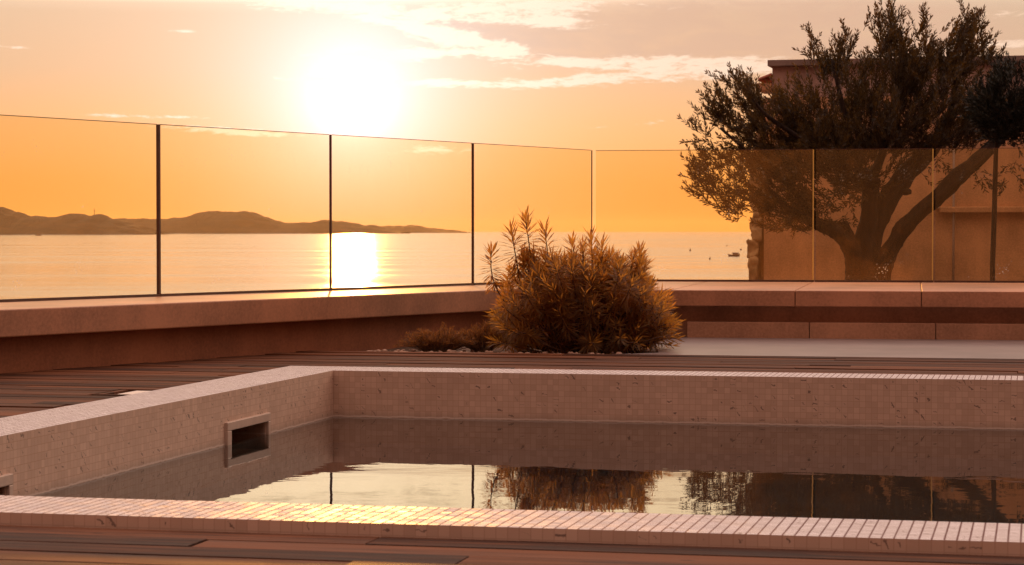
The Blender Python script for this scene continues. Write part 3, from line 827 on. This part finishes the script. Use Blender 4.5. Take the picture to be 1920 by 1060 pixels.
# rough stone corner: stacked irregular blocks
b = MB(); z = 0.0; xe_b = hx(1394); xe_t = hx(1420); k = 0
while z < ztile - .1:
    hgt = random.uniform(.16, .34); f = z / ztile; xl = xe_b + (xe_t - xe_b) * f + random.uniform(-.03, .02)
    hgt = min(hgt, ztile - .1 - z + .02)
    q = bmesh.new(); bmesh.ops.create_cube(q, size=1.0); bmesh.ops.subdivide_edges(q, edges=q.edges[:], cuts=9, use_grid_fill=True)
    xr = 0.0 + random.uniform(-.07, -.012)
    n = len(b.v)
    for v_ in q.verts:
        c = v_.co; s_ = 1 - .07 * (abs(c.x * 2) ** 4 * abs(c.z * 2) ** 4)
        pp = Vector((xl + (xr - xl) * (c.x * s_ + .5), 0.30 + c.y * s_ * .62, z + hgt * (c.z * s_ + .5)))
        pp += Vector((mnoise.noise(pp * 9), mnoise.noise(pp * 9 + Vector((9, 0, 0))), mnoise.noise(pp * 9 + Vector((0, 5, 0))))) * .035
        pp += Vector((mnoise.noise(pp * 31), mnoise.noise(pp * 31 + Vector((9, 0, 0))), 0)) * .014
        b.v.append(tuple(pp))
    rr = random.random()
    for f_ in q.faces: b.face([n + v_.index for v_ in f_.verts], rr, True)
    q.free(); z += hgt - .004; k += 1
b.build('stone_corner', M['stone'], house)
b = MB(); b.box(-0.003, 0.0, 0.02, .6, 0, .1); 
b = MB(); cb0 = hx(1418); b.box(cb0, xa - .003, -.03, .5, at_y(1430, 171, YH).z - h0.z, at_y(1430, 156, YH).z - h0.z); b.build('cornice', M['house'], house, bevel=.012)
# half round clay tiles along the low roof edge
zt1 = at_y(1430, 150, YH).z - h0.z
for k in range(5):
    tl = MB(); y0 = -.02 + k * .13; rr = .03
    for i in range(7):
        an = pi * i / 6
        tl.v += [(hx(1422) , y0 + rr * cos(an) * 1.4, zt1 - .012 + rr * sin(an)), (xa - .004, y0 + rr * cos(an) * 1.4, zt1 + .035 + rr * sin(an))]
    for i in range(6): tl.face([2*i, 2*i+2, 2*i+3, 2*i+1], .5, True)
    to = tl.build('roof_tile', M['terracotta'], house); sol = to.modifiers.new('s', 'SOLIDIFY'); sol.thickness = .013
b = MB(); b.box(hx(1434), xa - .004, -.028, .5, at_y(1430, 156, YH).z - h0.z + .002, zt1 + .0); b.build('roof_bed', M['terracotta'], house)
# downpipe, ledge and small white fitting on the wall
b = MB(); px_ = hx(1788); b.tube([(px_, -.03, 0.1), (px_, -.03, at_y(1788, 270, YH).z - h0.z)], [.012, .012], 8); b.build('downpipe', M['slab'], house)
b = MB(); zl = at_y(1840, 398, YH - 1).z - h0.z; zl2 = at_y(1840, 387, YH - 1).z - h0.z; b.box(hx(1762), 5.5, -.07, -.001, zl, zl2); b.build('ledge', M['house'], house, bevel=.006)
b = MB(); xl = hx(1757); zl = at_y(1757, 385, YH).z - h0.z
b.box(xl - .022, xl + .022, -.09, -.001, zl - .035, zl + .0); b.tube([(xl, -.06, zl), (xl, -.06, zl + .04)], [.03, .018], 10); b.build('wall_fitting', M['lamp'], house, bevel=.003)
# terrace the tree and house stand on
gt = MB(); p0 = at_z(1396, 540, 0.0)
gl = (PRg + dR * uR(1396, YG2)); 
pts = [gl + nR * .14, PRg + dR * 8 + nR * .14, Vector((9, 26, 0)), at_y(1396, 500, 26.0)]
gt.poly([(p.x, p.y, -0.03) for p in pts])
for i in range(4):
    a, c = pts[i], pts[(i + 1) % 4]; gt.poly([(a.x, a.y, -9.6), (c.x, c.y, -9.6), (c.x, c.y, -.03), (a.x, a.y, -.03)])
o = gt.build('garden_ground', M['soil'], None); tag(o, 'garden ground under the olive tree beyond the glass', 'ground', kind='structure')

# ------------------------------------------------------------------ sea, hills, boats
ZSEA = -9.4
m, t, bs = material('sea')
bs.inputs['Base Color'].default_value = (0.15, 0.135, 0.13, 1); bs.inputs['IOR'].default_value = 1.45
tc = t.new('ShaderNodeTexCoord'); P = tc.outputs['Object']
chop = t.noise(t.scale3(P, (.55, 1.0, 1)), 0.55, 5, 0.6)
swell = t.noise(t.scale3(P, (.35, 1.0, 1)), 0.085, 4, 0.55, 0.4)
patch = t.sstep(t.noise(t.scale3(P, (.25, 1.0, 1)), 0.018, 4, 0.6), 0.35, 0.68)
hh = t.math('ADD', t.math('MULTIPLY', chop, 0.30), t.math('MULTIPLY', swell, 1.2))
bn = bump(t, bs, hh, 0.5, 1.0)
t.l.new(t.math('ADD', 0.07, t.math('MULTIPLY', patch, 0.09)), bs.inputs['Roughness'])
M['sea'] = m
s = MB(); s.poly([(-26000, 17.5, ZSEA), (26000, 17.5, ZSEA), (26000, 48000, ZSEA), (-26000, 48000, ZSEA)])
so = s.build('sea', M['sea'], None); tag(so, 'calm open sea with the low sun glittering on it', 'sea', kind='structure')
m, t, bs = material('wooded hillside')
tc = t.new('ShaderNodeTexCoord')
n_ = t.noise(tc.outputs['Object'], 0.011, 9, 0.7)
t.l.new(t.mix(t.sstep(n_, .35, .65), (0.012, 0.009, 0.004), (0.055, 0.032, 0.012)), bs.inputs['Base Color']); bs.inputs['Roughness'].default_value = .95
M['hill'] = m
def ridge(name, YR, prof, label, depth):
    hb = MB(); xs = []
    p0, p1 = prof[0][0], prof[-1][0]; N = int((p1 - p0) / 0.8)
    cols = []
    for i in range(N + 1):
        px = p0 + (p1 - p0) * i / N
        for (a, ya), (c, yc) in zip(prof, prof[1:]):
            if a <= px <= c:
                f = (px - a) / (c - a); f = f * f * (3 - 2 * f); yy = ya + (yc - ya) * f; break
        z = at_y(px, yy, YR).z; x = at_y(px, yy, YR).x
        z += 5.0 * mnoise.noise(Vector((x * .011, 0, 1))) + 3.5 * mnoise.noise(Vector((x * .03, 5, 0))) + 3.2 * abs(mnoise.noise(Vector((x * .11, 9, 0))))
        z = max(z, ZSEA - 1.9); colv = []
        nk = 9
        for k in range(-nk, nk + 1):
            s_ = k / nk; hz = (1 - abs(s_) ** 1.5)
            hz = max(0, hz + .14 * mnoise.noise(Vector((x * .006, k * .7, 2))) * (1 if 0 < abs(s_) < 1 else 0))
            colv.append((x + 60 * mnoise.noise(Vector((x * .004, k, 0))) * (0 if k == 0 else 1) * (1 if abs(s_) < 1 else .3), YR + depth * s_, (ZSEA - 2) + (z - ZSEA + 2) * min(1, hz)))
        cols.append(colv)
    w_ = 2 * 9 + 1
    for c in cols: hb.v += c
    for i in range(N):
        for k in range(w_ - 1):
            q = i * w_ + k; hb.face([q, q + w_, q + w_ + 1, q + 1], .5, True)
    o = hb.build(name, M['hill'], None); tag(o, label, 'hills', kind='structure'); return o
ridge('hills', 7200, [(-420, 430), (-260, 402), (-120, 410), (-40, 392), (5, 389), (30, 399), (62, 406), (100, 408), (150, 401), (175, 404), (188, 402), (215, 412), (250, 424), (275, 432), (290, 437)], 'nearer dark wooded headland on the left of the horizon', 420)
ridge('far_hills', 10500, [(120, 432), (180, 414), (225, 410), (300, 411), (345, 408), (385, 398), (410, 396), (440, 398), (462, 397), (485, 405), (510, 412), (545, 418), (590, 417), (612, 413), (640, 416), (690, 423), (730, 430), (760, 436)], 'hazier flat-topped hills beyond the headland', 700)
ridge('farthest_hills', 14500, [(560, 434), (610, 424), (660, 420), (700, 425), (735, 424), (775, 423), (810, 428), (840, 431), (880, 436)], 'faint low hills fading to the right of the sun', 900)
# radio mast on the headland
mp = at_y(177, 402, 7200); mast = empty('radio_mast', (mp.x, mp.y, mp.z - 8)); tag(mast, 'thin lattice radio mast on the ridge of the dark headland', 'mast')
b = MB(); b.tube([(0, 0, 0), (0, 0, 26)], [1.1, .5], 6); b.build('pole', M['hill'], mast)
b = MB(); b.tube([(0, 0, 18), (0, 0, 20)], [1.6, 1.6], 6); b.build('antenna', M['hill'], mast)

def sea_at(px, py): return at_z(px, py, ZSEA)
p = sea_at(1376, 481); sc_b = p.y / FPX * 20 / 4.6
boat = empty('motor_boat', p, R(10)); tag(boat, 'small dark motor boat with a raised canopy, moored left of the stone corner', 'boat'); boat.scale = (sc_b,) * 3
hb = MB(); prof_b = [(-2.3, .55, .95), (-1.2, .85, .75), (.2, .95, .70), (1.4, .9, .72), (2.2, .8, .75)]
for x, hw_, hz_ in prof_b: hb.v += [(x, -hw_, hz_), (x + .1, -hw_ * .6, -.3), (x + .1, hw_ * .6, -.3), (x, hw_, hz_)]
n = len(hb.v); hb.v += [(-2.75, 0, 1.05), (-2.3, 0, -.3)]
for i in range(4):
    for k in range(3): q = 4 * i + k; hb.face([q, q + 4, q + 5, q + 1])
    hb.face([4*i + 3, 4*i + 7, 4*i + 4, 4*i])
hb.face([0, 1, n + 1, n]); hb.face([2, 3, n, n + 1]); hb.face([3, 0, n]); hb.face([16, 17, 18, 19][::-1]); hb.face([1, 2, n + 1])
hb.build('hull', M['hull'], boat)
hb = MB(); prism(hb, [(-.5, -.7), (1.9, -.75), (1.9, .75), (-.5, .7)], .72, 1.35); hb.build('cabin', M['hull_white'], boat, bevel=.12)
hb = MB()
for i in range(7):
    an = pi * i / 6; hb.v += [(-.7, -.85 * cos(an), 1.35 + .35 * sin(an)), (2.0, -.85 * cos(an), 1.35 + .35 * sin(an))]
for i in range(6): hb.face([2*i, 2*i+1, 2*i+3, 2*i+2], .5, True)
co = hb.build('canopy', M['hull'], boat); sol = co.modifiers.new('s', 'SOLIDIFY'); sol.thickness = .05
hb = MB(); hb.box(2.25, 2.6, -.2, .2, .1, 1.2); hb.build('outboard_motor', M['hull'], boat, bevel=.05)
p = at_z(72, 437.5, ZSEA); p.y = min(p.y, 5200.0); p = Vector(((72 - 960) / FPX * 5200, 5200, ZSEA))
ship = empty('small_ship', p, R(0)); tag(ship, 'tiny dark ship close to the foot of the headland', 'ship')
b = MB(); prism(b, [(-7, 0), (-5, -2), (6, -2), (7, 0), (6, 2), (-5, 2)], -.5, 1.8); b.build('hull', M['hull'], ship)
b = MB(); b.box(-2, 5, -1.5, 1.5, 1.8, 4.0); b.build('cabin', M['hull_white'], ship)
def buoy(px, py, hpx, label, kind):
    p = sea_at(px, py); k = p.y / FPX
    root = empty('buoy', p); tag(root, label, 'buoy', 'small buoys on the open sea')
    b = MB()
    if kind == 'ball':
        r = hpx * k * .5; b.tube([(0, 0, r * (1 - cos(pi * i / 8)) - r * .3) for i in range(9)], [max(.02 * r, r * sin(pi * i / 8)) for i in range(9)], 12); b.build('float', M['buoy'], root)
    else:
        b.tube([(0, 0, -.1), (0, 0, hpx * k * .28), (0, 0, hpx * k * .6), (0, 0, hpx * k * .72)], [hpx * k * .22, hpx * k * .26, hpx * k * .10, hpx * k * .03], 12); b.build('float', M['buoy'], root)
        b = MB(); b.tube([(0, 0, hpx * k * .6), (0, 0, hpx * k)], [hpx * k * .05] * 2, 6); b.build('staff', M['buoy'], root)
buoy(1331, 486.5, 6, 'nearest conical marker buoy on the sea, below and left of the moored boat', 'cone')
buoy(1389, 469.5, 3.6, 'round ball buoy just right of the moored boat by the stone corner', 'ball')
buoy(1294, 470.8, 6, 'thin marker buoy on the sea farthest left of the moored boat', 'cone')
buoy(1363, 462, 3.5, 'tiny buoy farthest out, above and left of the moored boat', 'cone')

# ------------------------------------------------------------------ sun and sky
SUN_AZ = math.atan((662 - 960) / FPX); SUN_EL = math.atan((434 - 192) / FPX)
sd = Vector((sin(SUN_AZ) * cos(SUN_EL), cos(SUN_AZ) * cos(SUN_EL), sin(SUN_EL)))
ld = bpy.data.lights.new("sun", 'SUN'); ld.energy = 2.4; ld.angle = R(0.53); ld.color = (1.0, 0.43, 0.11)
lo = bpy.data.objects.new("sun", ld); col.objects.link(lo); lo.rotation_euler = (-sd).to_track_quat('-Z', 'Y').to_euler(); lo.location = (0, 0, 30)

wd = bpy.data.worlds.new("World"); sc.world = wd; wd.use_nodes = True
W = NT(wd.node_tree); bg = W.n['Background']
tc = W.new('ShaderNodeTexCoord'); D = tc.outputs['Generated']
sky = W.new('ShaderNodeTexSky', sky_type='NISHITA'); sky.sun_disc = False
sky.sun_elevation = SUN_EL; sky.sun_rotation = SUN_AZ; sky.altitude = 10; sky.air_density = 1.0; sky.dust_density = 2.0; sky.ozone_density = 1.0
sep = W.new('ShaderNodeSeparateXYZ'); W.l.new(D, sep.inputs[0]); X, Y, Z = sep.outputs
# sky colour by height, warm towards the sun's side, dusty pink behind
front = W.sstep(Y, -0.5, 0.9)
zf = W.ramp(W.math('MULTIPLY', Z, 1.0, clamp=True), [(0.0, (.90, .36, .075)), (.022, (.91, .40, .11)), (.045, (.80, .46, .21)), (.070, (.66, .49, .32)), (.097, (.66, .53, .38)), (.107, (1.75, 1.50, 1.22)), (.2, (1.75, 1.42, 1.12)), (.32, (1.55, 1.14, .86)), (.6, (2.05, 1.38, 1.10)), (1.0, (2.05, 1.36, 1.10))])  # unseen sky above the view brightened to light the copings and pool
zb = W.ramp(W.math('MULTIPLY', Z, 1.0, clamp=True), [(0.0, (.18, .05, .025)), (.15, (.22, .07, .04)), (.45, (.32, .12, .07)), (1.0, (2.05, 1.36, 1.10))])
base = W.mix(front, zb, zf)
nish = W.vmath('MULTIPLY', sky.outputs[0], (.08, .05, .06))
clear = W.mix(0.10, base, nish)
# aureole round the sun
ca = W.vmath('DOT_PRODUCT', D, tuple(sd))
ang = W.math('MULTIPLY', W.math('ARCCOSINE', W.math('MINIMUM', ca, 0.9999999)), 180 / pi)
g1 = W.math('EXPONENT', W.math('MULTIPLY', W.math('POWER', W.math('DIVIDE', ang, 0.62), 2.0), -1.0))
g2 = W.math('EXPONENT', W.math('MULTIPLY', W.math('DIVIDE', ang, 1.75), -1.0))
g3 = W.math('EXPONENT', W.math('MULTIPLY', W.math('DIVIDE', ang, 5.0), -1.0))
au = W.vmath('SCALE', (1.0, .93, .80), scale=W.math('MULTIPLY', g1, 0.6))
def fall(amp, sc_): return W.math('MULTIPLY', W.math('EXPONENT', W.math('MULTIPLY', W.math('DIVIDE', ang, sc_), -1.0)), amp)
cg = W.new('ShaderNodeCombineXYZ')
for k_, (am, sc_) in enumerate(((0.6, 2.0), (0.92, 2.1), (1.35, 1.9))): W.l.new(fall(am, sc_), cg.inputs[k_])
au = W.vmath('ADD', au, cg.outputs[0])
au = W.vmath('ADD', au, W.vmath('SCALE', (.12, .06, .02), scale=g3))
# clouds live on the dome, in a gnomonic chart about due north (y axis): U to the right, V up
Ys = W.math('MAXIMUM', Y, 0.02)
U = W.math('MULTIPLY', W.math('DIVIDE', X, Ys), 4.3); V = W.math('MULTIPLY', W.math('DIVIDE', Z, Ys), 4.3)
def blob(px, py, a, b_, rot=0.0):
    u0, v0 = (px - 960) / 1000, (434 - py) / 1000
    du, dv = W.math('SUBTRACT', U, u0), W.math('SUBTRACT', V, v0)
    c, s_ = cos(R(rot)), sin(R(rot))
    p = W.math('DIVIDE', W.math('ADD', W.math('MULTIPLY', du, c), W.math('MULTIPLY', dv, s_)), a / 1000)
    q = W.math('DIVIDE', W.math('SUBTRACT', W.math('MULTIPLY', dv, c), W.math('MULTIPLY', du, s_)), b_ / 1000)
    r2 = W.math('ADD', W.math('MULTIPLY', p, p), W.math('MULTIPLY', q, q))
    return W.math('EXPONENT', W.math('MULTIPLY', r2, -1.0))
def total(items):
    acc = None
    for it in items:
        wgt = it[5] if len(it) > 5 else 1.0
        x = W.math('MULTIPLY', blob(*it[:5]), wgt); acc = x if acc is None else W.math('ADD', acc, x)
    return W.math('MINIMUM', acc, 1.0)
cm = W.new('ShaderNodeCombineXYZ'); W.l.new(U, cm.inputs[0]); W.l.new(V, cm.inputs[1]); UV = cm.outputs[0]
wob = W.vmath('SCALE', W.vmath('SUBTRACT', W.noise(W.scale3(UV, (5, 9, 1)), 1.0, 3, .5, 0, 'Color'), (.5, .5, .5)), scale=.05)
UVw = W.vmath('ADD', UV, wob)
nz = W.noise(W.scale3(UVw, (8.0, 36.0, 1)), 1.0, 9, .66, .35)
nz2 = W.noise(W.scale3(UVw, (34.0, 150.0, 1)), 1.0, 6, .66, .3)
nn = W.math('ADD', W.math('MULTIPLY', nz, .62), W.math('MULTIPLY', nz2, .38))
nn = W.math('ADD', W.math('MULTIPLY', W.math('SUBTRACT', nn, .5), 2.7), .5)
bright = total([(560, 6, 95, 14, 0), (700, 30, 90, 15, -2), (790, 55, 110, 17, -17), (905, 86, 75, 17, -14), (760, 104, 130, 13, 4), (880, 30, 120, 14, 0), (1010, 12, 190, 14, 0), (1010, 40, 130, 13, -3),
                (860, 156, 190, 8, 0), (1180, 118, 220, 12, 0), (1270, 142, 200, 14, 3), (1080, 150, 80, 8, 6), (1370, 115, 120, 9, 3), (590, 148, 80, 6, 0), (640, 101, 70, 6, 0, .8), (400, 242, 150, 6, -3, .75), (285, 219, 100, 4.5, -2, .8), (470, 252, 80, 5, -3, .7),
                (345, 59, 28, 3, 0, .8), (28, 89, 26, 3, -4, .8), (790, 282, 90, 9, 0, .75), (1890, 28, 70, 7, 2, .7), (1860, 85, 90, 8, 2, .7), (1200, 232, 120, 6, 3, .45), (760, -62, 330, 20, -4, .7), (1330, -75, 330, 22, 3, .7), (300, -90, 300, 24, 2, .6), (965, 92, 50, 10, -10, .7)])
cl = W.sstep(W.math('ADD', nn, W.math('MULTIPLY', bright, .48)), .64, .98)
cl = W.math('MULTIPLY', cl, W.sstep(bright, .05, .35))
dark = total([(1250, 60, 330, 55, 2), (1480, 40, 380, 75, 0), (960, 70, 160, 34, -8, .8), (1720, 120, 300, 90, 0, .8), (880, 62, 90, 22, -12, .7)])
dk_ = W.math('MULTIPLY', dark, W.sstep(nz, .25, .6, .55, 1.0))
near = W.math('EXPONENT', W.math('MULTIPLY', W.math('DIVIDE', ang, 4.2), -1.0))
skyc = W.mix(W.math('MULTIPLY', dk_, .80), clear, (.72, .46, .33))
skyc = W.vmath('ADD', skyc, au)
ccol = W.mix(W.math('MULTIPLY', near, 1.6, clamp=True), (.97, .70, .52), (1.5, 1.25, 1.0))
skyc = W.mix(W.math('MULTIPLY', cl, .92), skyc, ccol)
lowsky = W.sstep(Z, -0.02, 0.0)
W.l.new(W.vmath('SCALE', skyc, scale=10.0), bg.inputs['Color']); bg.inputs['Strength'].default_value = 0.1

# ------------------------------------------------------------------ air
HAZE = True
if HAZE:
    b = MB(); b.box(-26500, 26500, -60, 48500, ZSEA - 1.2, 210)
    hz = b.build('haze', None, None); tag(hz, 'warm sea haze softening the far hills', 'haze', kind='stuff')
    m = bpy.data.materials.new('haze'); m.use_nodes = True; t = NT(m.node_tree); t.n.remove(t.n['Principled BSDF'])
    pv_ = t.new('ShaderNodeVolumePrincipled'); pv_.inputs['Color'].default_value = (.98, .74, .42, 1); pv_.inputs['Density'].default_value = 1.1e-5; pv_.inputs['Anisotropy'].default_value = .55
    t.l.new(pv_.outputs[0], t.n['Material Output'].inputs['Volume']); hz.data.materials.append(m)

# ------------------------------------------------------------------ render settings
sc.view_settings.view_transform = 'Standard'; sc.view_settings.look = 'None'; sc.view_settings.exposure = 0; sc.view_settings.gamma = 1
sc.render.engine = 'CYCLES'
cy = sc.cycles; cy.max_bounces = 10; cy.transparent_max_bounces = 24; cy.use_denoising = True
cy.sample_clamp_indirect = 6.0
